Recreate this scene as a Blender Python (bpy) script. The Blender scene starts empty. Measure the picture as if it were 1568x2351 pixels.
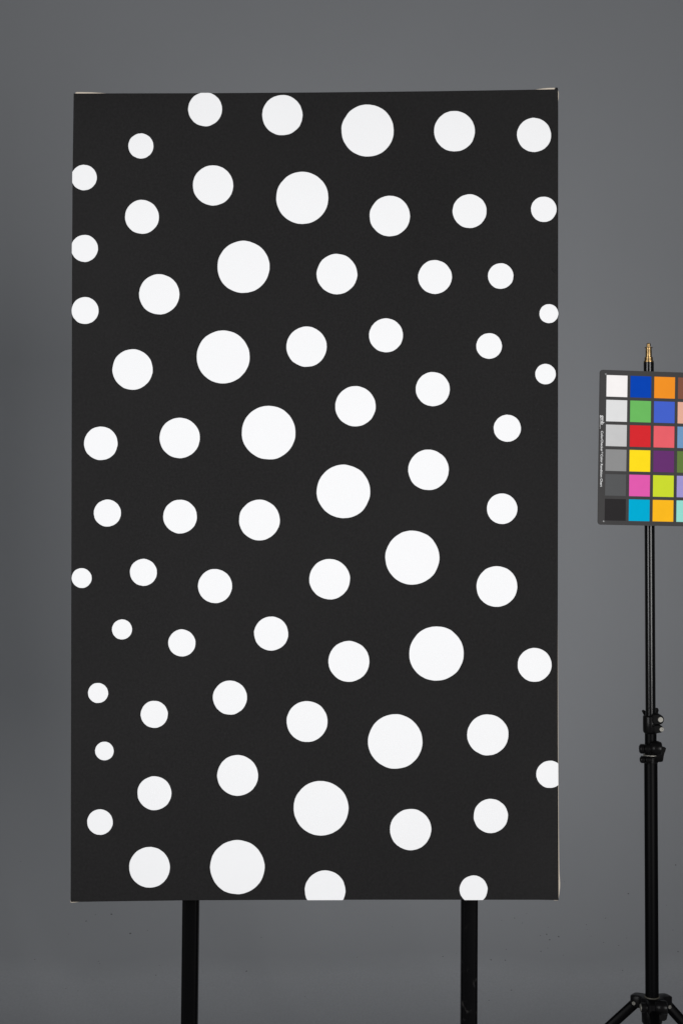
import bpy, bmesh, math, random
from mathutils import Vector, Matrix
random.seed(7)
R = math.radians
sc = bpy.context.scene
COL = sc.collection

# ------------------------------------------------------------------ camera
F, D, ZC = 3267.0, 2.613, 1.44          # focal length in survey pixels, distance to the canvas plane, lens height
cam = bpy.data.cameras.new("camera")
cam.lens = 50; cam.sensor_fit = 'HORIZONTAL'; cam.sensor_width = 24; cam.sensor_height = 36
cam.clip_start = .05; cam.clip_end = 60
co = bpy.data.objects.new("camera", cam); COL.objects.link(co)
co.location = (0, -D, ZC); co.rotation_euler = (R(90), 0, 0)
sc.camera = co

# ------------------------------------------------------------------ studio light
w = bpy.data.worlds.new("World"); sc.world = w; w.use_nodes = True
bg = w.node_tree.nodes["Background"]
bg.inputs[0].default_value = (.93, .97, 1.0, 1); bg.inputs[1].default_value = .085


def softbox(name, loc, aim, sx, sy, watts, col, spread):
    l = bpy.data.lights.new(name, 'AREA'); l.shape = 'RECTANGLE'; l.size = sx; l.size_y = sy
    l.energy = watts; l.color = col; l.spread = R(spread)
    o = bpy.data.objects.new(name, l); COL.objects.link(o); o.location = loc
    o.rotation_euler = (Vector(aim) - Vector(loc)).to_track_quat('-Z', 'Y').to_euler()
    return o


softbox("softbox_left", (-2.85, -3.05, 1.66), (-.02, 0, 1.46), 1.35, 1.9, 27.2, (.985, .99, 1), 92)
softbox("softbox_right", (1.95, -3.75, 1.56), (.08, 0, 1.46), 1.3, 1.9, 36.8, (1, .99, .985), 100)

sc.view_settings.view_transform = 'Standard'; sc.view_settings.look = 'None'
sc.view_settings.exposure = 0; sc.view_settings.gamma = 1
sc.cycles.max_bounces = 8

# ------------------------------------------------------------------ helpers


def W(px, py, y=0.0):
    """Surveyed image position -> point on the vertical plane at depth y."""
    d = D + y
    return Vector(((px - 784) / F * d, y, ZC - (py - 1175.5) / F * d))


def lin(c):
    return tuple((v / 255 / 12.92) if v <= 10 else ((v / 255 + .055) / 1.055) ** 2.4 for v in c)


def mat(name, col, rough=.5, metal=0., spec=.5, bump=None, var=None, coat=0.):
    """bump = (scale, strength, distance); var = (scale, amount) slow colour variation."""
    m = bpy.data.materials.new(name); m.use_nodes = True
    n, l = m.node_tree.nodes, m.node_tree.links
    b = n["Principled BSDF"]
    b.inputs["Base Color"].default_value = (*col, 1)
    b.inputs["Roughness"].default_value = rough; b.inputs["Metallic"].default_value = metal
    b.inputs["Specular IOR Level"].default_value = spec; b.inputs["Coat Weight"].default_value = coat
    tc = n.new("ShaderNodeTexCoord")
    if var:
        t = n.new("ShaderNodeTexNoise"); t.inputs["Scale"].default_value = var[0]; t.inputs["Detail"].default_value = 5
        l.new(tc.outputs["Object"], t.inputs["Vector"])
        r = n.new("ShaderNodeMapRange"); r.inputs[1].default_value = .3; r.inputs[2].default_value = .7
        r.inputs[3].default_value = 1 - var[1]; r.inputs[4].default_value = 1 + var[1]
        l.new(t.outputs["Fac"], r.inputs[0])
        x = n.new("ShaderNodeVectorMath"); x.operation = 'SCALE'; x.inputs[0].default_value = col
        l.new(r.outputs[0], x.inputs["Scale"]); l.new(x.outputs[0], b.inputs["Base Color"])
    if bump:
        t = n.new("ShaderNodeTexNoise"); t.inputs["Scale"].default_value = bump[0]; t.inputs["Detail"].default_value = 3
        l.new(tc.outputs["Object"], t.inputs["Vector"])
        q = n.new("ShaderNodeBump"); q.inputs["Strength"].default_value = bump[1]; q.inputs["Distance"].default_value = bump[2]
        l.new(t.outputs["Fac"], q.inputs["Height"]); l.new(q.outputs[0], b.inputs["Normal"])
    return m


def mixcol(m, fac_socket, col):
    """Lay a second colour over whatever feeds Base Color."""
    n, l = m.node_tree.nodes, m.node_tree.links
    b = n["Principled BSDF"]; s = b.inputs["Base Color"]
    x = n.new("ShaderNodeMix"); x.data_type = 'RGBA'
    if s.is_linked: l.new(s.links[0].from_socket, x.inputs[6])
    else: x.inputs[6].default_value = s.default_value
    x.inputs[7].default_value = (*col, 1)
    l.new(fac_socket, x.inputs[0]); l.new(x.outputs[2], s)


def specks(m, scale, radius, keep, col, stretch=(1, 1, 1), amount=1.):
    """Scattered flecks of another colour (dust, chips, scuffs)."""
    n, l = m.node_tree.nodes, m.node_tree.links
    tc = n.new("ShaderNodeTexCoord"); mp = n.new("ShaderNodeMapping"); mp.inputs["Scale"].default_value = stretch
    nz = n.new("ShaderNodeTexNoise"); nz.inputs["Scale"].default_value = scale * 2.3
    av = n.new("ShaderNodeVectorMath"); av.operation = 'MULTIPLY_ADD'
    av.inputs[1].default_value = (.6 / scale,) * 3
    l.new(tc.outputs["Object"], mp.inputs["Vector"]); l.new(mp.outputs[0], nz.inputs["Vector"])
    l.new(nz.outputs["Color"], av.inputs[0]); l.new(mp.outputs[0], av.inputs[2])
    v = n.new("ShaderNodeTexVoronoi"); v.inputs["Scale"].default_value = scale
    l.new(av.outputs[0], v.inputs["Vector"])
    sp = n.new("ShaderNodeSeparateColor"); l.new(v.outputs["Color"], sp.inputs[0])
    k = n.new("ShaderNodeMath"); k.operation = 'LESS_THAN'; k.inputs[1].default_value = keep
    l.new(sp.outputs[0], k.inputs[0])
    rr = n.new("ShaderNodeMath"); rr.operation = 'MULTIPLY'; rr.inputs[1].default_value = radius
    l.new(sp.outputs[1], rr.inputs[0])
    d = n.new("ShaderNodeMath"); d.operation = 'LESS_THAN'
    l.new(v.outputs["Distance"], d.inputs[0]); l.new(rr.outputs[0], d.inputs[1])
    p = n.new("ShaderNodeMath"); p.operation = 'MULTIPLY'; l.new(k.outputs[0], p.inputs[0]); l.new(d.outputs[0], p.inputs[1])
    a = n.new("ShaderNodeMath"); a.operation = 'MULTIPLY'; a.inputs[1].default_value = amount; l.new(p.outputs[0], a.inputs[0])
    mixcol(m, a.outputs[0], col)


def smears(m, scale, lo, hi, col, amount, stretch=(1.4, 1, .8)):
    """Soft rubbed marks with ragged edges."""
    n, l = m.node_tree.nodes, m.node_tree.links
    tc = n.new("ShaderNodeTexCoord"); mp = n.new("ShaderNodeMapping"); mp.inputs["Scale"].default_value = stretch
    t = n.new("ShaderNodeTexNoise"); t.inputs["Scale"].default_value = scale; t.inputs["Detail"].default_value = 8
    t.inputs["Roughness"].default_value = .72; t.inputs["Distortion"].default_value = .6
    r = n.new("ShaderNodeMapRange"); r.inputs[1].default_value = lo; r.inputs[2].default_value = hi; r.inputs[4].default_value = amount
    l.new(tc.outputs["Object"], mp.inputs["Vector"]); l.new(mp.outputs[0], t.inputs["Vector"]); l.new(t.outputs["Fac"], r.inputs[0])
    mixcol(m, r.outputs[0], col)


def wloc(o):
    v = Vector((0, 0, 0))
    while o is not None: v += o.location; o = o.parent
    return v


def obj(name, bm, m, parent=None, smooth=None, label=None):
    """Link a bmesh given in world coordinates as one object under its parent."""
    off = wloc(parent) if parent else Vector()
    bmesh.ops.recalc_face_normals(bm, faces=bm.faces)
    bmesh.ops.translate(bm, verts=bm.verts, vec=-off)
    me = bpy.data.meshes.new(name); bm.to_mesh(me); bm.free()
    me.materials.append(m)
    if smooth is not None:
        me.shade_smooth(); me.set_sharp_from_angle(angle=R(smooth))
    o = bpy.data.objects.new(name, me); COL.objects.link(o)
    if parent: o.parent = parent
    if label: o['label'] = label
    return o


def thing(name, label, cat, loc, group=None):
    o = bpy.data.objects.new(name, None); COL.objects.link(o); o.location = loc
    o.empty_display_size = .05
    o['label'] = label; o['category'] = cat
    if group: o['group'] = group
    return o


def lathe(bm, origin, axis, prof, seg=32, close=True):
    """Turn (t, r) pairs about an axis."""
    axis = Vector(axis).normalized()
    a = axis.orthogonal().normalized(); b = axis.cross(a)
    rings = []
    for t, r in prof:
        c = Vector(origin) + axis * t
        rings.append([bm.verts.new(c + (a * math.cos(2 * math.pi * i / seg) + b * math.sin(2 * math.pi * i / seg)) * r) for i in range(seg)])
    for p, q in zip(rings, rings[1:]):
        for i in range(seg):
            bm.faces.new((p[i], p[(i + 1) % seg], q[(i + 1) % seg], q[i]))
    if close:
        bm.faces.new(rings[0][::-1]); bm.faces.new(rings[-1])
    return bm


def tube(bm, p0, p1, r, seg=28, bev=.0008):
    p0, p1 = Vector(p0), Vector(p1); L = (p1 - p0).length
    return lathe(bm, p0, p1 - p0, [(0, r - bev), (bev, r), (L - bev, r), (L, r - bev)], seg)


def prism(bm, pts0, vec, bev=0.):
    """Extrude a closed outline of points along vec; bev shrinks both end faces for a soft rim."""
    vec = Vector(vec); n = vec.normalized(); L = vec.length
    c = sum((Vector(p) for p in pts0), Vector()) / len(pts0)
    rad = sum((Vector(p) - c).length for p in pts0) / len(pts0)
    k = 1 - bev / rad if bev else 1
    levels = [(0, k), (bev, 1), (L - bev, 1), (L, k)] if bev else [(0, 1), (L, 1)]
    rings = [[bm.verts.new(c + (Vector(p) - c) * s + n * t) for p in pts0] for t, s in levels]
    N = len(pts0)
    for p, q in zip(rings, rings[1:]):
        for i in range(N): bm.faces.new((p[i], p[(i + 1) % N], q[(i + 1) % N], q[i]))
    bm.faces.new(rings[0][::-1]); bm.faces.new(rings[-1])
    return bm


def rbox(bm, x0, x1, y0, y1, z0, z1, bev=.001, seg=2):
    r = bmesh.ops.create_cube(bm, size=1)
    bmesh.ops.scale(bm, vec=(x1 - x0, y1 - y0, z1 - z0), verts=r['verts'])
    bmesh.ops.translate(bm, vec=((x0 + x1) / 2, (y0 + y1) / 2, (z0 + z1) / 2), verts=r['verts'])
    if bev:
        es = list({e for v in r['verts'] for e in v.link_edges})
        bmesh.ops.bevel(bm, geom=es, offset=bev, segments=seg, affect='EDGES', profile=.5)
    return bm


def smoothpoly(pts, it=2):
    """Chaikin corner cutting for a rounded outline."""
    for _ in range(it):
        out = []
        for i in range(len(pts)):
            a, b = pts[i], pts[(i + 1) % len(pts)]
            out.append(tuple(a[k] * .75 + b[k] * .25 for k in range(len(a))))
            out.append(tuple(a[k] * .25 + b[k] * .75 for k in range(len(a))))
        pts = out
    return pts


def interp(tab, x):
    if x <= tab[0][0]: return tab[0][1]
    for (a, p), (b, q) in zip(tab, tab[1:]):
        if x <= b: return p + (q - p) * (x - a) / (b - a)
    return tab[-1][1]


# ------------------------------------------------------------------ backdrop: wall, cove and floor in one painted sweep
YW, RC = 2.70, 1.4                      # wall distance behind the canvas, cove radius
WALL = (.332, .341, .358)
m_back = mat("grey_studio_paint", WALL, rough=.62, spec=.25, bump=(260, .10, .002), var=(1.3, .022))
specks(m_back, 5.5, .020, .30, (.17, .17, .17), amount=.6)
specks(m_back, 21, .045, .10, (.22, .22, .22), amount=.45)
# the trodden floor end of the sweep is a touch paler and grainier
n, l = m_back.node_tree.nodes, m_back.node_tree.links
tc = n.new("ShaderNodeTexCoord"); sx_ = n.new("ShaderNodeSeparateXYZ"); l.new(tc.outputs["Object"], sx_.inputs[0])
nz = n.new("ShaderNodeTexNoise"); nz.inputs["Scale"].default_value = 2.2; nz.inputs["Detail"].default_value = 6; l.new(tc.outputs["Object"], nz.inputs["Vector"])
ad = n.new("ShaderNodeMath"); ad.operation = 'MULTIPLY_ADD'; ad.inputs[1].default_value = .22; l.new(nz.outputs["Fac"], ad.inputs[0]); l.new(sx_.outputs[1], ad.inputs[2])
mr = n.new("ShaderNodeMapRange"); mr.inputs[1].default_value = 1.77; mr.inputs[2].default_value = 1.87; mr.inputs[3].default_value = 1; mr.inputs[4].default_value = 0
l.new(ad.outputs[0], mr.inputs[0])
gr = n.new("ShaderNodeTexNoise"); gr.inputs["Scale"].default_value = 170; gr.inputs["Detail"].default_value = 2; l.new(tc.outputs["Object"], gr.inputs["Vector"])
g2 = n.new("ShaderNodeMapRange"); g2.inputs[1].default_value = .35; g2.inputs[2].default_value = .65; g2.inputs[3].default_value = .30; g2.inputs[4].default_value = .70
l.new(gr.outputs["Fac"], g2.inputs[0])
mu = n.new("ShaderNodeMath"); mu.operation = 'MULTIPLY'; l.new(mr.outputs[0], mu.inputs[0]); l.new(g2.outputs[0], mu.inputs[1])
mixcol(m_back, mu.outputs[0], (.415, .426, .447))
prof = [(-6.0, 0.)]
yy = -5.5
while yy < YW - RC - .01: prof.append((yy, 0.)); yy += .5
for i in range(25):
    a = math.pi / 2 * i / 24
    prof.append((YW - RC + RC * math.sin(a), RC - RC * math.cos(a)))
for z in (1.5, 2, 2.5, 3, 3.5, 4, 4.5): prof.append((YW, z))
bm = bmesh.new()
xs = [-5 + .5 * i for i in range(21)]
g = [[bm.verts.new((x, y, z)) for x in xs] for y, z in prof]
for p, q in zip(g, g[1:]):
    for i in range(len(xs) - 1): bm.faces.new((p[i], p[i + 1], q[i + 1], q[i]))
back = obj("studio_backdrop", bm, m_back, smooth=40)
back['kind'] = 'structure'


def on_backdrop(px, py):
    """Where a sight line meets the painted sweep, and the normal there."""
    d = Vector(((px - 784) / F, 1, -(py - 1175.5) / F)); o = Vector((0, -D, ZC))
    t = 2.
    while t < 9:
        p = o + d * t
        if p.z <= 0: return p + Vector((0, 0, .0006)), Vector((0, 0, 1))
        if p.y >= YW: return p - Vector((0, .0006, 0)), Vector((0, -1, 0))
        if p.y > YW - RC and p.z < RC:
            c = Vector((p.x, YW - RC, RC))
            if (p - c).length >= RC:
                n = (c - p).normalized(); return c - n * (RC - .0006), n
        t += .002
    return o, Vector((0, 0, 1))


# scuffs and flecks stuck to the sweep
m_chip = mat("dark_fleck", (.12, .12, .12), rough=.8)
z7 = lambda x, y: ((180 + x / 3.564) / 1.2245, (2400 + y / 3.564) / 1.2245)
z8 = lambda x, y: ((1240 + x / 3.92) / 1.2245, (2400 + y / 3.92) / 1.2245)
chips = [((566, 2232), 2.2), (z8(550, 1181), 2.1), (z8(1294, 924), 2.0), (z8(1163, 901), 1.8), (z8(1093, 913), 1.4),
         (z8(1177, 822), 1.3), (z8(943, 671), 1.0), (z8(895, 775), 1.3), (z8(810, 720), 1.2), (z8(667, 745), 1.0),
         (z8(718, 1065), 1.1), (z8(1175, 1052), 1.3), (z8(1100, 1088), 1.5), (z8(1345, 1131), .9), (z8(707, 1185), 1.5),
         (z8(20, 1145), 1.3), (z8(775, 1520), 1.3), (z8(525, 1628), 1.3), (z8(170, 1112), 1.0), (z8(1355, 318), .9),
         (z7(475, 615), 2.0), (z7(222, 685), 1.9), (z7(665, 810), 1.9), (z7(838, 780), 1.1), (z7(48, 815), 1.1),
         (z7(345, 1090), 1.3), (z7(360, 1110), .9), (z7(955, 1132), 1.3), (z7(920, 1230), 1.3), (z7(20, 1362), 1.3),
         (z7(485, 1376), 1.1), (z7(140, 1385), 1.0), (z7(290, 1275), .9), (z7(1395, 1195), 1.0), (z7(315, 622), 1.0),
         ((1551, 1988), 2.2), ((1262, 2160), 1.5), ((1530, 2080), 1.3), ((600, 2155), 1.2), ((820, 2200), 1.0),
         ((900, 2130), 1.0), ((700, 2290), 1.1), ((1000, 2300), 1.0), ((575, 80), 1.3), ((250, 60), 1.1), ((282, 160), .9),  # mark nearest the top left corner is a wall dent, drawn as dark colour
         *[(((1351 + x / 2.756) / 1.2245, (2474 + y / 2.756) / 1.2245), r) for x, y, r in ((1145, 112, 1.7), (1070, 515, 1.7), (1530, 562, 1.6), (1490, 395, 1.3), (820, 355, 1.4),
          (825, 390, 1.2), (1100, 708, 1.3), (953, 490, 1.1), (1132, 457, 1.0), (855, 441, 1.0), (235, 862, 1.3), (65, 940, 1.3), (640, 590, 1.0), (995, 667, 1.0))],
         ((48, 1980), 1.0), ((80, 2205), 1.2), ((60, 2290), 1.0), ((1390, 2110), 1.1)]
bm = bmesh.new()
for (px, py), r in chips:
    p, n = on_backdrop(px, py)
    a = n.orthogonal().normalized(); b = n.cross(a)
    r *= .00165
    ph = random.random() * 6; ex = .45 + .55 * random.random()
    ring = [bm.verts.new(p + (a * math.cos(ph) + b * math.sin(ph)) * r * ex * math.cos(t) * random.uniform(.8, 1.2)
                         + (b * math.cos(ph) - a * math.sin(ph)) * r * math.sin(t) * random.uniform(.8, 1.2))
            for t in [2 * math.pi * i / 9 for i in range(9)]]
    top = bm.verts.new(p + n * .0006)
    for i in range(9): bm.faces.new((ring[i], ring[(i + 1) % 9], top))
ch = obj("paint_flecks", bm, m_chip); ch['kind'] = 'stuff'
ch['label'] = "small dark flecks and scuffs scattered over the grey backdrop"; ch['category'] = "flecks"

# ------------------------------------------------------------------ the painting
LEFT = [(212, 168.8), (400, 166.2), (600, 165), (900, 164.4), (1300, 163.4), (1700, 162.6), (2072, 161.8)]
RIGHT = [(203, 1281.2), (240, 1281.8), (700, 1281.6), (1200, 1281.2), (1500, 1280.6), (1700, 1281), (1900, 1282), (2068, 1282.6)]
TOP = [(168, 212.6), (470, 212.0), (730, 210.2), (1000, 207.4), (1180, 204.6), (1281, 202.8)]
BOTTOM = [(162, 2072.6), (300, 2070.6), (417, 2069), (600, 2068), (900, 2067.4), (1240, 2067.6), (1283, 2068.4)]
TH = .034
m_black = mat("matt_black_paint", (.0115, .0110, .0112), rough=.80, spec=.14, bump=(1500, .22, .0006), var=(3.5, .10))
specks(m_black, 60, .05, .05, (.3, .3, .3), amount=.55)
smears(m_black, 240, .40, .64, (.026, .0252, .0256), .34, (1, 1, 1))
m_white = mat("white_paint", (.884, .885, .893), rough=.6, spec=.2, bump=(900, .08, .0004), var=(14, .005))
m_raw = mat("raw_cream_canvas", (.72, .635, .53), rough=.85, spec=.15, bump=(1800, .25, .0006), var=(30, .05))
m_wood = mat("pale_stretcher_wood", (.55, .42, .28), rough=.6, var=(14, .12))

painting = thing("painting", "large upright black canvas painted with many white dots in three rough size ranges", "painting",
                 W(722, 2070, .017))
painting['label'] = "large upright black canvas covered with white painted dots, held in front of two posts"


def outline(off=0.):
    """Canvas outline in survey pixels, clockwise from the top left, moved in by off."""
    pts = []
    xl, xr = 168.8, 1281.2
    for i in range(24): x = xl + (xr - xl) * i / 24; pts.append((x, interp(TOP, x)))
    for i in range(36): y = 202.8 + (2068.4 - 202.8) * i / 36; pts.append((interp(RIGHT, y), y))
    for i in range(24): x = 1282.6 + (161.8 - 1282.6) * i / 24; pts.append((x, interp(BOTTOM, x)))
    for i in range(36): y = 2072.6 + (212.6 - 2072.6) * i / 36; pts.append((interp(LEFT, y), y))
    if off:
        cx, cy = 722, 1138
        pts = [(x + (off if x < cx else -off) * min(1, abs(x - cx) / 540), y + (off if y < cy else -off) * min(1, abs(y - cy) / 900)) for x, y in pts]
    return pts


bm = bmesh.new()
rings = []
for off, y in ((1.4, 0.), (.4, .00035), (0., .0013), (0., TH - .001), (1.2, TH), (45, TH)):
    # every loop keeps its true size; deeper loops are not enlarged
    rings.append([bm.verts.new(Vector((W(px, py).x, y, W(px, py).z))) for px, py in outline(off)])
N = len(rings[0])
for p, q in zip(rings, rings[1:]):
    for i in range(N): bm.faces.new((p[i], p[(i + 1) % N], q[(i + 1) % N], q[i]))
bm.faces.new(rings[0])
obj("canvas", bm, m_black, painting, smooth=50)
# stretcher bars behind the cloth
a0, a1 = W(170, 216), W(1279, 2066)
for x0, x1, zz0, zz1 in ((a0.x + .003, a0.x + .045, a1.z + .004, a0.z - .004), (a1.x - .045, a1.x - .003, a1.z + .004, a0.z - .004),
                         (a0.x + .046, a1.x - .046, a0.z - .046, a0.z - .004), (a0.x + .046, a1.x - .046, a1.z + .004, a1.z + .046)):
    obj("stretcher_bar", rbox(bmesh.new(), x0, x1, .008, TH - .003, zz0, zz1, .001), m_wood, painting)

DOTS = [(471, 249.5, 39), (648.3, 263, 46.4), (844, 298.5, 60), (1043.4, 300, 46.8), (1226, 308.6, 39.2), (323.5, 334, 28.9),
        (193, 406.5, 29.3), (489.2, 424.6, 46.3), (694, 453.2, 60), (895, 495, 46.5), (1078, 483.8, 38.9), (1248.3, 479.5, 29.3),
        (326, 497, 39), (194, 569.4, 31), (559, 612, 60), (773.5, 628.5, 46.5), (998.5, 635.2, 38.8), (1149.4, 633, 29.4),
        (365.6, 675, 46.3), (195.4, 712.3, 31), (1260, 719.4, 21.8), (304.4, 847.8, 46.5), (512.3, 819, 61), (703.8, 795.5, 46.3),
        (886.2, 769.3, 39), (1122.8, 793.8, 29.5), (1252.3, 858.4, 23.6), (816, 932.4, 46.4), (993.6, 893, 39.2), (231.6, 1017.6, 38.6),
        (412.6, 1005.2, 46.4), (616.8, 993, 61.8), (1164.6, 983, 31.2), (983.6, 1078.6, 46.6), (788.6, 1128.3, 61.5), (246.6, 1178, 31.2),
        (413.5, 1186, 38.8), (595.6, 1194, 46.8), (1152.6, 1168, 35.1), (946.6, 1280.4, 62.1), (329.3, 1314.3, 31), (187.6, 1327.4, 22.9),
        (493.8, 1345.8, 39.2), (756.8, 1330, 46.6), (1140.6, 1346.8, 46.9), (280.2, 1445.5, 23.1), (417.6, 1476.6, 31.2), (622.6, 1455, 39.2),
        (1002, 1501, 62.6), (801, 1519, 47), (1227.3, 1527, 39), (225.2, 1591.6, 23.1), (528, 1602.2, 39.2), (354.2, 1640.7, 31.2),
        (705, 1657.2, 47), (907.4, 1703.2, 62.6), (1119.8, 1687.8, 47.3), (239.8, 1725, 21.4), (545.6, 1781.2, 46.9), (1262.5, 1778.6, 31.4),
        (354.6, 1822, 39), (737, 1856.6, 62.9), (229.6, 1888.4, 29.4), (942.6, 1905.6, 47.4), (1126.6, 1874.4, 39.4), (343.4, 1992.4, 46.8),
        (545, 1992, 62.4), (746.5, 2046, 46.6), (1087.2, 2043.4, 32.2)]
for k, (cx, cy, r) in enumerate(DOTS):
    rnd = random.Random(k + 11)
    har = [(h, rnd.uniform(-1, 1) * .0068 / h ** .55, rnd.uniform(0, 6.28)) for h in range(2, 13)]
    pts = []
    S = 72
    for i in range(S):
        t = 2 * math.pi * i / S
        rr = r * (1 + sum(a * math.sin(h * t + p) for h, a, p in har)) + rnd.uniform(-.18, .18)
        x, y = cx + rr * math.cos(t), cy + rr * math.sin(t)
        e = 0
        if x < interp(LEFT, y) - .0: x = interp(LEFT, y) - .25; e = 1
        if x > interp(RIGHT, y) + .0: x = interp(RIGHT, y) + .25; e = 1
        if y < interp(TOP, x): y = interp(TOP, x) - .25; e = 1
        if y > interp(BOTTOM, x): y = interp(BOTTOM, x) + .25; e = 1
        pts.append((x, y, e))
    bm = bmesh.new()
    front = [bm.verts.new(W(x + (cx - x) * .006, y + (cy - y) * .006) + Vector((0, -.0005, 0))) for x, y, e in pts]
    rim = [bm.verts.new(W(x, y) + Vector((0, -.0002, 0))) for x, y, e in pts]
    back_ = [bm.verts.new(W(x, y) + Vector((0, .014 if e else .0004, 0))) for x, y, e in pts]
    for p, q in ((front, rim), (rim, back_)):
        for i in range(S): bm.faces.new((p[i], p[(i + 1) % S], q[(i + 1) % S], q[i]))
    cv = bm.verts.new(W(cx, min(cy, 2062)) + Vector((0, -.0006, 0)))
    for i in range(S): bm.faces.new((front[(i + 1) % S], front[i], cv))
    obj("painted_dot", bm, m_white, painting)


# folded raw cloth showing at the corners and along the right edge
def fold(name, top, base, y0, y1, m, label):
    bm = bmesh.new()
    A = [W(x, y, y0) for x, y in top]; B = [W(x, y, 0) for x, y in base]
    n = len(top)
    rows = []
    for yy_, k in ((y0, .55), (y0 + .002, .9), (y0 + .006, 1.0), ((y0 + y1) / 2, 1.0), (y1 - .004, .95), (y1, .5)):
        rows.append([bm.verts.new((B[i] + (A[i] - B[i]) * k) * 1 + Vector((0, yy_ - (B[i] + (A[i] - B[i]) * k).y, 0))) for i in range(n)])
    low = [[bm.verts.new(Vector((B[i].x, yy_, B[i].z))) for i in range(n)] for yy_ in (y0, y1)]
    for p, q in zip([low[0]] + rows, rows + [low[1]]):
        for i in range(n - 1): bm.faces.new((p[i], p[i + 1], q[i + 1], q[i]))
    return obj(name, bm, m, painting, smooth=60, label=label)


Y0 = .004
fold("corner_fold", [(171, 213), (173, 209.4), (176, 208.2), (190, 208.3), (210, 208.8), (228, 210), (243, 211.6)],
     [(171, 214), (174, 214), (177, 214), (190, 214), (210, 214), (228, 214), (243, 214)], Y0, .030, m_raw, "cream fold above the top left corner")
fold("corner_fold", [(1221, 204.6), (1232, 202.2), (1245, 200), (1258, 198.7), (1270, 198.2), (1275.5, 198.4), (1277.5, 202)],
     [(1221, 205.5), (1232, 205.5), (1245, 205.5), (1258, 205), (1270, 205), (1275, 204.5), (1277, 204.5)], Y0, .030, m_raw, "cream fold above the top right corner")
fold("corner_tuck", [(1274.6, 199.4), (1277, 198.0), (1279.4, 197.8), (1281, 199.4), (1281.6, 203)],
     [(1274.6, 204.5), (1277, 204.5), (1279, 204.5), (1280.4, 204.5), (1281, 204.5)], .002, .020, m_black, "black tip of the top right corner fold")
fold("edge_fold", [(1281.6, 205), (1283, 208), (1283.7, 214), (1283.4, 222), (1282.2, 230)],
     [(1280, 205), (1280, 208), (1280, 214), (1280, 222), (1280, 230)], Y0, .030, m_raw, "cream fold beside the top right corner")
fold("edge_fold", [(1281.0, 1380), (1281.5, 1480), (1282.2, 1600), (1282.8, 1750), (1283.9, 1900), (1284.8, 1970), (1285.6, 2005), (1287.3, 2030), (1287.0, 2042), (1285.4, 2054), (1283.2, 2066)],
     [(1279, 1380), (1279, 1480), (1279, 1600), (1279, 1750), (1279, 1900), (1279, 1970), (1279, 2005), (1279, 2030), (1279, 2042), (1279, 2054), (1279, 2066)],
     Y0, .030, m_raw, "cream raw cloth bulging out along the lower right edge")
fold("corner_fold", [(160.6, 2070), (160.2, 2073), (161.5, 2075), (166, 2075.3), (174, 2074.6), (182, 2073)],
     [(164, 2068), (164, 2069), (165, 2070), (168, 2070), (174, 2070), (182, 2070)], Y0, .026, m_raw, "cream fold under the bottom left corner")
fold("corner_fold", [(1268, 2068.5), (1274, 2070.2), (1280, 2070.4), (1283, 2069)],
     [(1268, 2066), (1274, 2066), (1279, 2066), (1281, 2066)], Y0, .026, m_raw, "cream fold under the bottom right corner")

# loose black thread at the right edge
m_thread = mat("black_thread", (.006, .006, .006), rough=.8)
zz = lambda x, y: ((880 + x / 2.24) / 1.2245, (230 + y / 2.24) / 1.2245)
path = [zz(x, y) for x, y in ((1506, 1165), (1508, 1178), (1514, 1190), (1524, 1198), (1534, 1200), (1541, 1196), (1539, 1188), (1530, 1184))]
bm = bmesh.new()
P = [W(x, y, -.0011 - .0004 * (i % 2)) for i, (x, y) in enumerate(path)]
for p, q in zip(P, P[1:]): lathe(bm, p, q - p, [(0, .0004), ((q - p).length, .0004)], 6)
obj("loose_thread", bm, m_thread, painting, label="black thread caught on the right edge")

# ------------------------------------------------------------------ the two posts carrying the canvas
PY = .0535                               # depth of the post centre line, just behind the canvas


def post(name, label, xt, xb, m, wide):
    """Square tube leaning as seen, from floor to behind the canvas."""
    slope = (xb - xt) / (2351 - 2070)
    dfront = PY - .0155
    top_px, bot_px = 2070 - 1000, 1175.5 + ZC / (D + dfront) * F
    c = lambda py: W(xt + slope * (py - 2070), py, dfront)
    A, B = c(bot_px), c(top_px)
    root = thing(name, label, "post", Vector((A.x, PY, 0)), "square black posts behind the canvas")
    h = wide / 2
    sect = []
    for sx, sy in ((1, 1), (-1, 1), (-1, -1), (1, -1)):
        for k in range(6):
            a = math.atan2(sy, sx) - math.pi / 4 + math.pi / 2 * k / 5
            sect.append((sx * (h - .0065) + .0065 * math.cos(a), sy * (h - .0065) + .0065 * math.sin(a)))
    bm = bmesh.new()
    lo = [Vector((A.x + x, PY + y, .012)) for x, y in sect]
    d = Vector((B.x - A.x, 0, B.z - .012))
    r0 = [bm.verts.new(p) for p in lo]; r1 = [bm.verts.new(p + d) for p in lo]
    n = len(lo)
    for i in range(n): bm.faces.new((r0[i], r0[(i + 1) % n], r1[(i + 1) % n], r1[i]))
    bm.faces.new(r0[::-1]); bm.faces.new(r1)
    obj("tube", bm, m, root, smooth=40)
    obj("base_plate", rbox(bmesh.new(), A.x - .17, A.x + .17, PY - .2, PY + .2, .001, .012, .002), m, root)
    return root


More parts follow.
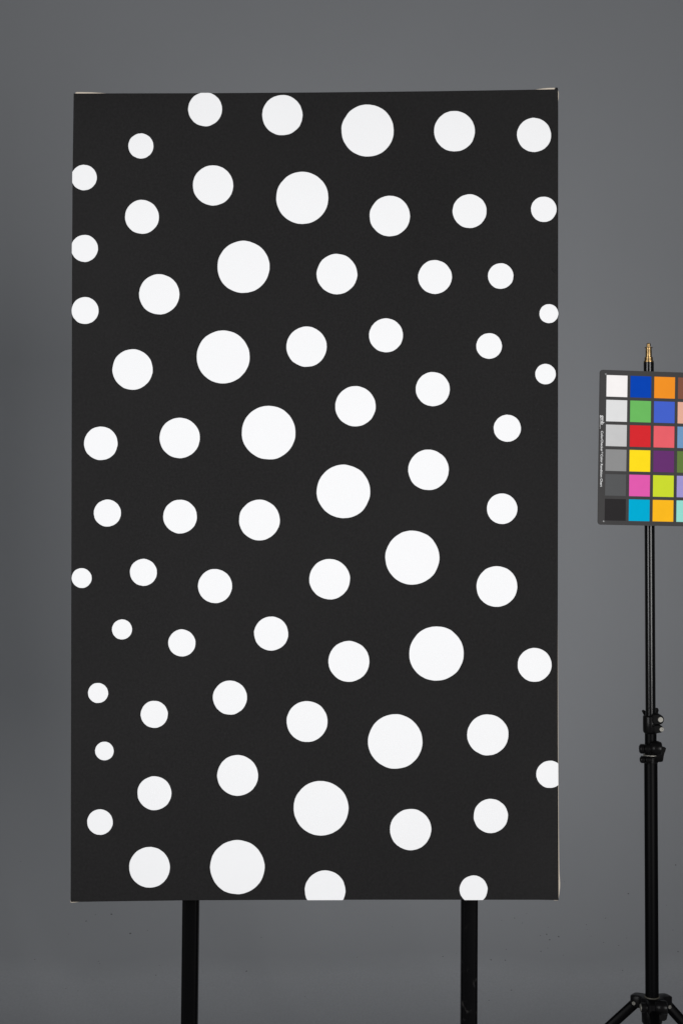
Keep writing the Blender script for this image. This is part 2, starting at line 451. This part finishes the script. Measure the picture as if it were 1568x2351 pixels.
m_post = mat("black_powder_coat", (.0012, .0012, .0014), rough=.42, spec=.06, bump=(420, .12, .0006), var=(9, .25))
m_post2 = mat("scuffed_black_powder_coat", (.0011, .0011, .0014), rough=.40, spec=.07, bump=(420, .12, .0006), var=(9, .25))
smears(m_post, 30, .72, .80, (.05, .048, .046), .25)
smears(m_post2, 38, .60, .72, (.14, .135, .13), .22)
specks(m_post2, 60, .10, .22, (.28, .27, .25), stretch=(1.6, 1, .8), amount=.30)
post("support_post", "clean black square post under the left half of the dotted canvas", 436.5, 433.2, m_post, .0304)
post("support_post", "scuffed black square post with pale marks under the small cut-off bottom dot", 1079.2, 1078.0, m_post2, .0306)

# ------------------------------------------------------------------ light stand
m_tube = mat("black_gloss_tube", (.0012, .0012, .0014), rough=.22, spec=.32, var=(20, .2))
m_tube2 = mat("black_satin_tube", (.0013, .0013, .0016), rough=.42, spec=.05, bump=(300, .06, .0006))
m_plast = mat("black_moulded_plastic", (.0032, .0030, .0032), rough=.31, spec=.13, bump=(700, .10, .0005))
m_ear = mat("black_matt_plastic", (.0028, .0027, .0028), rough=.5, spec=.05)
m_brass = mat("worn_brass", (.34, .225, .10), rough=.33, metal=1., bump=(200, .03, .0004), var=(90, .12))
m_steel = mat("dull_steel", (.22, .213, .19), rough=.5, metal=.5, bump=(1400, .25, .0004))
m_ring = mat("grey_bush", (.075, .07, .055), rough=.5)
m_rub = mat("black_rubber", (.012, .012, .012), rough=.8)

SY = .064                                # stand axis depth
xc = lambda py: 1489.35 + (py - 840) * .00527
DS = D + SY
sp = lambda py: W(xc(py), py, SY)
MM = DS / F                              # metres per survey pixel at the stand
zb = 1175.5 + (ZC - 0.0) / DS * F
base = sp(zb)
stand = thing("light_stand", "black tripod light stand with brass stud, standing right of the canvas behind the colour chart", "light stand",
              Vector((sp(2300).x, SY, 0)))
axis = (sp(780) - sp(2300)).normalized()


def turned(name, prof, m, parent=stand, seg=36, smooth=35, label=None):
    """prof: (survey py, survey radius) from top to bottom about the column."""
    o = sp(prof[0][0])
    return obj(name, lathe(bmesh.new(), o, -axis, [((py - prof[0][0]) * MM, r * MM) for py, r in prof], seg), m, parent, smooth, label)


q1 = lambda zy: 767.7 + zy / 6.857
r1 = lambda r: r / 6.857
turned("stud", [(q1(y), r1(r)) for y, r in ((134, 12), (136, 22), (141, 30), (147, 33), (153, 33), (156, 30), (160, 30), (163, 33.5), (169, 33.5), (172, 30),
       (176, 30), (179, 33), (186, 33), (190, 29), (196, 29), (199, 58), (202, 63), (207, 63), (211, 60), (214, 46), (235, 45.5), (250, 48), (352, 49),
       (356, 60), (360, 64), (392, 64.5), (400, 66), (412, 66), (416, 76), (420, 79), (432, 79), (437, 77))], m_brass, label="brass mounting stud")
turned("upper_tube", [(q1(437.5), 11.2), (q1(441), 11.65), (1210, 11.5), (1640, 11.45), (1652, 11.4)], m_tube)
turned("middle_tube", [(1650, 12.8), (1652, 13.3), (1730, 13.35), (1745, 13.3)], m_tube2)
turned("lower_tube", [(1744, 14.6), (1746, 15.15), (2290, 15.2), (2486, 15.2), (2489, 14.8)], m_tube2)

q3 = lambda zy: 1600.6 + zy * .10417
turned("clamp_collar", [(q3(398), 12.1), (q3(399), 13.6), (q3(405), 15.2), (q3(418), 16.6), (q3(436), 17.4), (q3(600), 17.6), (q3(752), 17.4), (q3(775), 16.4),
       (q3(795), 14.8), (q3(806), 13.6)], m_plast, seg=44)
collar = stand.children[-1]


def S3(zx, zy, dy=0.): return W(1404.7 + zx * .10417, 1600.6 + zy * .10417, SY + dy)


def S4(zx, zy, dy=0.): return W(1404.7 + zx * .10417, 2187.8 + zy * .10417, SY + dy)


ZM = .10417 * MM                         # metres per close-up unit


def plate(name, S, poly, y0, y1, m, parent, bev=.0015, it=2, label=None):
    pts = [S(x, y, y0) for x, y in smoothpoly(poly, it)]
    return obj(name, prism(bmesh.new(), pts, (0, y1 - y0, 0), bev), m, parent, 40, label)


def disc(name, c, ax, prof, m, parent, seg=24, label=None):
    return obj(name, lathe(bmesh.new(), c, ax, prof, seg), m, parent, 35, label)


plate("bolt_ear", S3, [(890, 385), (1010, 385), (1110, 405), (1165, 500), (1120, 600), (1030, 618), (890, 610)], -.0165, .008, m_ear, collar)
plate("bolt_ear", S3, [(885, 655), (985, 618), (1095, 625), (1150, 700), (1115, 785), (1020, 805), (885, 808)], -.0155, .008, m_ear, collar)
disc("bolt", S3(1066, 500, -.0155), (.10, -1, 0), [(0, 60 * ZM), (.0022, 60 * ZM), (.0030, 54 * ZM)], m_steel, collar, label="large flat steel bolt head")
disc("bolt", S3(1090, 714, -.0145), (.10, -1, 0), [(0, 49 * ZM), (.0022, 49 * ZM), (.0028, 44 * ZM), (.0028, 22 * ZM), (.0014, 20 * ZM)], m_steel, collar, label="small steel socket bolt head")
disc("boss", S3(925, 640, -.0118), (.35, -1, 0), [(0, 52 * ZM), (.0018, 52 * ZM), (.0026, 46 * ZM), (.0026, 34 * ZM), (.0008, 30 * ZM)], m_tube2, collar)
plate("wing_knob", S3, [(668, 303), (742, 298), (800, 395), (900, 395), (938, 252), (1048, 254), (1005, 420), (860, 500), (728, 430)], .0165, .026, m_ear, stand, bev=.001, it=1)

# second clamp, split, with a knobbed lever at its right
for a, b, rr in ((1045, 1252, 15.9), (1312, 1462, 16.1)):
    turned("clamp_collar", [(q3(a), 13.4), (q3(a + 2), rr - 1), (q3(a + 14), rr), (q3(b - 14), rr), (q3(b - 2), rr - 1), (q3(b), 13.4)], m_plast, seg=44)
    cc = stand.children[-1]
    cy = (a + b) / 2; lr = (b - a) / 2 * ZM
    x0, x1 = (600, 850) if a == 1045 else (614, 862)
    c0 = S3(x0, cy, -.019); c1 = S3(x1, cy, -.021); L = (c1 - c0).length
    for f0, f1 in ((0, .45), (.49, 1)):
        t0, t1 = L * f0, L * f1
        e = .0035 if f0 == 0 else .0012
        obj("lug", lathe(bmesh.new(), c0 + (c1 - c0).normalized() * t0, c1 - c0, [(0, lr - e), (e * .4, lr - e * .3), (e, lr), (t1 - t0 - .0012, lr), (t1 - t0, lr - .0012)], 28), m_plast, cc, 40)
    # web joining the lugs to the ring
    pw = [S3(x0 + 60, cy - lr / ZM * .8, -.019), S3(x1 - 5, cy - lr / ZM * .8, -.019), S3(x1 - 5, cy + lr / ZM * .8, -.019), S3(x0 + 60, cy + lr / ZM * .8, -.019)]
    obj("web", prism(bmesh.new(), pw, (.0, .016, 0), .001), m_plast, cc, 40)
turned("washer", [(q3(1268), 15.0), (q3(1270), 17.4), (q3(1288), 17.6), (q3(1292), 15.0)], m_steel, seg=40)
w_top = S3(842, 1128, -.020)
kn = disc("lever_knob", w_top, (1, -.16, -.04), [(0, 86 * ZM), (.003, 120 * ZM), (.0065, 140 * ZM), (.008, 146 * ZM), (.0175, 150 * ZM), (.0200, 140 * ZM), (.0215, 110 * ZM)], m_plast, stand, 36)
plate("lever_wing", S3, [(905, 975), (1055, 985), (1095, 1035), (1128, 1112), (1200, 1124), (1196, 1165), (1150, 1290), (1135, 1420), (1105, 1440), (980, 1445), (905, 1400)],
      -.012, -.002, m_ear, kn, bev=.0014, it=1)

# tripod hub
HZ = S4(880, 985).z
hub_c = Vector((S4(884, 985).x, SY, HZ))
AZ = [R(146), R(24), R(-96)]


def hub_r(t):
    r = .0225
    for a in AZ:
        u = math.atan2(math.sin(t - a), math.cos(t - a))
        if abs(u) < 1.3:
            hw, Rl = .0125, .041
            s = abs(math.sin(u))
            r = max(r, min(Rl if s * Rl < hw * .8 else hw / max(s, 1e-6), Rl))
    return r


ring = [(hub_r(2 * math.pi * i / 120), 2 * math.pi * i / 120) for i in range(120)]
rs = [r for r, t in ring]
for _ in range(4): rs = [(rs[i - 1] + 2 * rs[i] + rs[(i + 1) % 120]) / 4 for i in range(120)]
bm = bmesh.new()
lv = []
for dz, k in ((0, .80), (-.0008, .92), (-.003, 1.0), (-.019, 1.0), (-.0215, .95)):
    lv.append([bm.verts.new(hub_c + Vector((rs[i] * k * math.cos(ring[i][1]), rs[i] * k * math.sin(ring[i][1]), dz))) for i in range(120)])
for p, q in zip(lv, lv[1:]):
    for i in range(120): bm.faces.new((p[i], p[(i + 1) % 120], q[(i + 1) % 120], q[i]))
bm.faces.new(lv[0]); bm.faces.new(lv[-1][::-1])
hub = obj("tripod_hub", bm, m_plast, stand, 35)
obj("bush", lathe(bmesh.new(), hub_c + Vector((0, 0, .0016)), (0, 0, -1), [(0, .0131), (.0004, .0141), (.003, .0143), (.004, .0143)], 40), m_ring, hub, 35)
obj("sleeve", lathe(bmesh.new(), hub_c + Vector((0, 0, -.021)), (0, 0, -1), [(0, .0185), (.002, .0195), (.026, .019), (.030, .0165)], 36), m_plast, hub, 35)

EL = R(46.5)
for k, a in enumerate(AZ):
    h = Vector((math.cos(a), math.sin(a), 0)); side = Vector((-math.sin(a), math.cos(a), 0))
    if side.y > 0: side = -side
    piv = hub_c + h * .031 + Vector((0, 0, -.0155))
    el = EL if k < 2 else R(47)
    d = (h * math.cos(el) - Vector((0, 0, math.sin(el)))).normalized()
    Lg = (piv.z - .012) / math.sin(el)
    up = d.cross(side).normalized()
    sect = []
    for i in range(20):
        t = 2 * math.pi * i / 20
        sect.append(side * .0088 * math.copysign(abs(math.cos(t)) ** .7, math.cos(t)) + up * .0094 * math.copysign(abs(math.sin(t)) ** .7, math.sin(t)))
    leg = obj("leg", prism(bmesh.new(), [piv - d * .006 + s for s in sect], d * (Lg + .006), .0008), m_tube2, stand, 45)
    e = piv + d * Lg
    disc("rubber_foot", e - d * .035, d, [(0, .0105), (.002, .0118), (.030, .0125), (.040, .009)], m_rub, leg)
    if k < 2:
        disc("bolt", piv + side * .0118 + Vector((0, 0, .001 if k == 0 else -.004)), side, [(0, .0036), (.0016, .0036), (.0022, .0031), (.0022, .0016), (.0012, .0014)], m_steel, hub, 20)
    # lower brace from the sliding collar to the leg
    mid = piv + d * Lg * .52 + Vector((0, 0, -.012)); low = Vector((hub_c.x + h.x * .022, SY + h.y * .022, .135))
    obj("brace", prism(bmesh.new(), [low + s * .55 for s in sect], mid - low, .0006), m_tube2, stand, 45)
obj("lower_collar", lathe(bmesh.new(), Vector((hub_c.x + .0006, SY, .155)), (0, 0, -1), [(0, .0150), (.001, .021), (.003, .024), (.034, .024), (.037, .018)], 32), m_plast, stand, 35)

# hub clamp: lugs, steel washers and the knob at the front
disc("washer", S4(628, 1222, -.026), (1, 0, 0), [(0, 78 * ZM), (.0012, 80 * ZM), (.0018, 70 * ZM)], m_steel, hub)
disc("lug", S4(642, 1222, -.026), (1, 0, 0), [(0, 96 * ZM), (.001, 104 * ZM), (.020, 104 * ZM), (.0225, 92 * ZM)], m_plast, hub)
disc("washer", S4(926, 1240, -.031), (1, 0, 0), [(0, 84 * ZM), (.0012, 86 * ZM), (.0018, 76 * ZM)], m_steel, hub)
hk = disc("hub_knob", S4(945, 1205, -.034), (1, -.14, -.03), [(0, 90 * ZM), (.003, 128 * ZM), (.0065, 140 * ZM), (.0075, 148 * ZM), (.0185, 152 * ZM), (.0212, 142 * ZM), (.0225, 112 * ZM)], m_plast, stand, 36)
plate("knob_wing", S4, [(1010, 1300), (1240, 1290), (1235, 1400), (1205, 1522), (1045, 1528), (1015, 1440)], -.030, -.020, m_plast, hk, bev=.0014, it=1)

# ------------------------------------------------------------------ colour chart clipped to the stand
rx, ry, rz = -0.02168, 0.13176, -0.02055
t = Vector((.491427, .254646, -2.638335))
Rm = Matrix.Rotation(rz, 3, 'Z') @ Matrix.Rotation(ry, 3, 'Y') @ Matrix.Rotation(rx, 3, 'X')


def CH(x, y, z=0.):
    """Chart sheet coordinates in millimetres (x right, y up, z out of the face) -> world."""
    v = Rm @ Vector((x, y, z)) * .001 + t
    return Vector((v.x, -D - v.z, ZC + v.y))


Rw = Matrix(((1, 0, 0), (0, 0, -1), (0, 1, 0))) @ Rm
m_card = mat("dark_grey_chart_card", lin((66, 65, 65)), rough=.75, spec=.06, var=(26, .05), bump=(700, .06, .0005))
chart = thing("colour_chart", "dark grey photographic colour chart with rows of bright square patches, fixed to the light stand", "colour chart", CH(86, -278))
X0, X1, Yt, Yb, RR = -12.9, 191.5, 9.3, -278.4, 6.
out = []
for cx, cy, a0 in ((X1 - RR, Yt - RR, 0), (X0 + RR, Yt - RR, 90), (X0 + RR, Yb + RR, 180), (X1 - RR, Yb + RR, 270)):
    for k in range(7):
        a = R(a0 + 15 * k); out.append((cx + RR * math.cos(a), cy + RR * math.sin(a)))
bm = bmesh.new()
f = [bm.verts.new(CH(x, y, 0)) for x, y in out]; b_ = [bm.verts.new(CH(x, y, -2)) for x, y in out]
n = len(out)
for i in range(n): bm.faces.new((f[i], f[(i + 1) % n], b_[(i + 1) % n], b_[i]))
bm.faces.new(f); bm.faces.new(b_[::-1])
obj("card", bm, m_card, chart)
PATCH = [[("white", (245, 241, 240)), ("pale grey", (222, 222, 222)), ("light grey", (197, 197, 197)), ("mid grey", (140, 140, 140)), ("dark grey", (86, 87, 88)), ("black", (44, 42, 43))],
         [("deep blue", (8, 67, 176)), ("green", (107, 184, 95)), ("red", (212, 42, 48)), ("yellow", (252, 220, 30)), ("magenta", (223, 90, 171)), ("cyan", (0, 169, 208))],
         [("orange", (241, 145, 38)), ("purplish blue", (68, 97, 200)), ("salmon red", (231, 97, 105)), ("purple", (102, 50, 110)), ("yellow green", (202, 218, 48)), ("amber", (249, 184, 31))],
         [("brown", (128, 82, 65)), ("pale peach", (227, 174, 152)), ("sky blue", (112, 152, 192)), ("leaf green", (97, 123, 62)), ("lilac", (158, 149, 206)), ("mint green", (148, 218, 206))]]
for c in range(4):
    for r in range(6):
        nm, rgb = PATCH[c][r]
        m = mat(nm.replace(" ", "_") + "_patch", lin(rgb), rough=.75, spec=.03, var=(55, .018))
        x, y = c * 46, -r * 46
        bm = bmesh.new()
        q = [bm.verts.new(CH(x + dx, y - dy, .35)) for dx, dy in ((.3, .3), (40.2, .3), (40.2, 40.2), (.3, 40.2))]
        p = [bm.verts.new(CH(x + dx, y - dy, -.3)) for dx, dy in ((0, 0), (40.5, 0), (40.5, 40.5), (0, 40.5))]
        for i in range(4): bm.faces.new((q[i], p[i], p[(i + 1) % 4], q[(i + 1) % 4]))
        bm.faces.new(q)
        obj("colour_patch", bm, m, chart, label=nm + " square patch")

m_ink = mat("white_ink", (.86, .86, .86), rough=.6)


def lettering(txt, x, y0, length, size, bold):
    """Printed line reading downwards; x is the baseline, y0 where it starts."""
    cu = bpy.data.curves.new("lettering", 'FONT'); cu.body = txt; cu.size = size; cu.offset = bold; cu.extrude = .05
    cu.resolution_u = 4
    to = bpy.data.objects.new("lettering", cu); COL.objects.link(to)
    bpy.context.view_layer.update()
    me = bpy.data.meshes.new_from_object(to.evaluated_get(bpy.context.evaluated_depsgraph_get()))
    bpy.data.objects.remove(to)
    x_min = min(v.co.x for v in me.vertices); x_max = max(v.co.x for v in me.vertices)
    k = length / (x_max - x_min)
    o0 = wloc(chart)
    for v in me.vertices:
        v.co = CH(x + v.co.y, y0 - (v.co.x - x_min) * k, .12 + v.co.z) - o0
    me.materials.clear(); me.materials.append(m_ink)
    o = bpy.data.objects.new("printed_lettering", me); COL.objects.link(o); o.parent = chart
    return o


lettering("gmb", -9.6, -75.5, 17.0, 9.4, .03)
lettering("GRETAGMACBETH", -11.6, -80.0, 20.5, 1.9, .0)
lettering("ColorChecker", -9.2, -104.6, 38.1, 6.1, .034)
lettering("\u00ae", -7.6, -143.4, 2.9, 3.9, .0)
lettering("Color Rendition Chart", -9.2, -147.8, 60.3, 6.1, .034)
for x, y in ((-1.4, 1.4), (-1.7, -271.8)):
    bm = bmesh.new()
    for w_, h_ in ((3.4, .34), (.34, 3.4)):
        e = .10 if w_ > h_ else .13
        vs = [bm.verts.new(CH(x + sx * w_ / 2, y + sy * h_ / 2, e)) for sx, sy in ((-1, -1), (1, -1), (1, 1), (-1, 1))]
        bm.faces.new(vs)
    obj("register_mark", bm, m_ink, chart)
# spring clip behind the card that grips the column
bm = bmesh.new()
prism(bm, [CH(x, y, -2.0) for x, y in ((62, -100), (102, -100), (102, -160), (62, -160))], CH(0, 0, -7) - CH(0, 0, 0), .001)
obj("clip", bm, m_plast, chart)
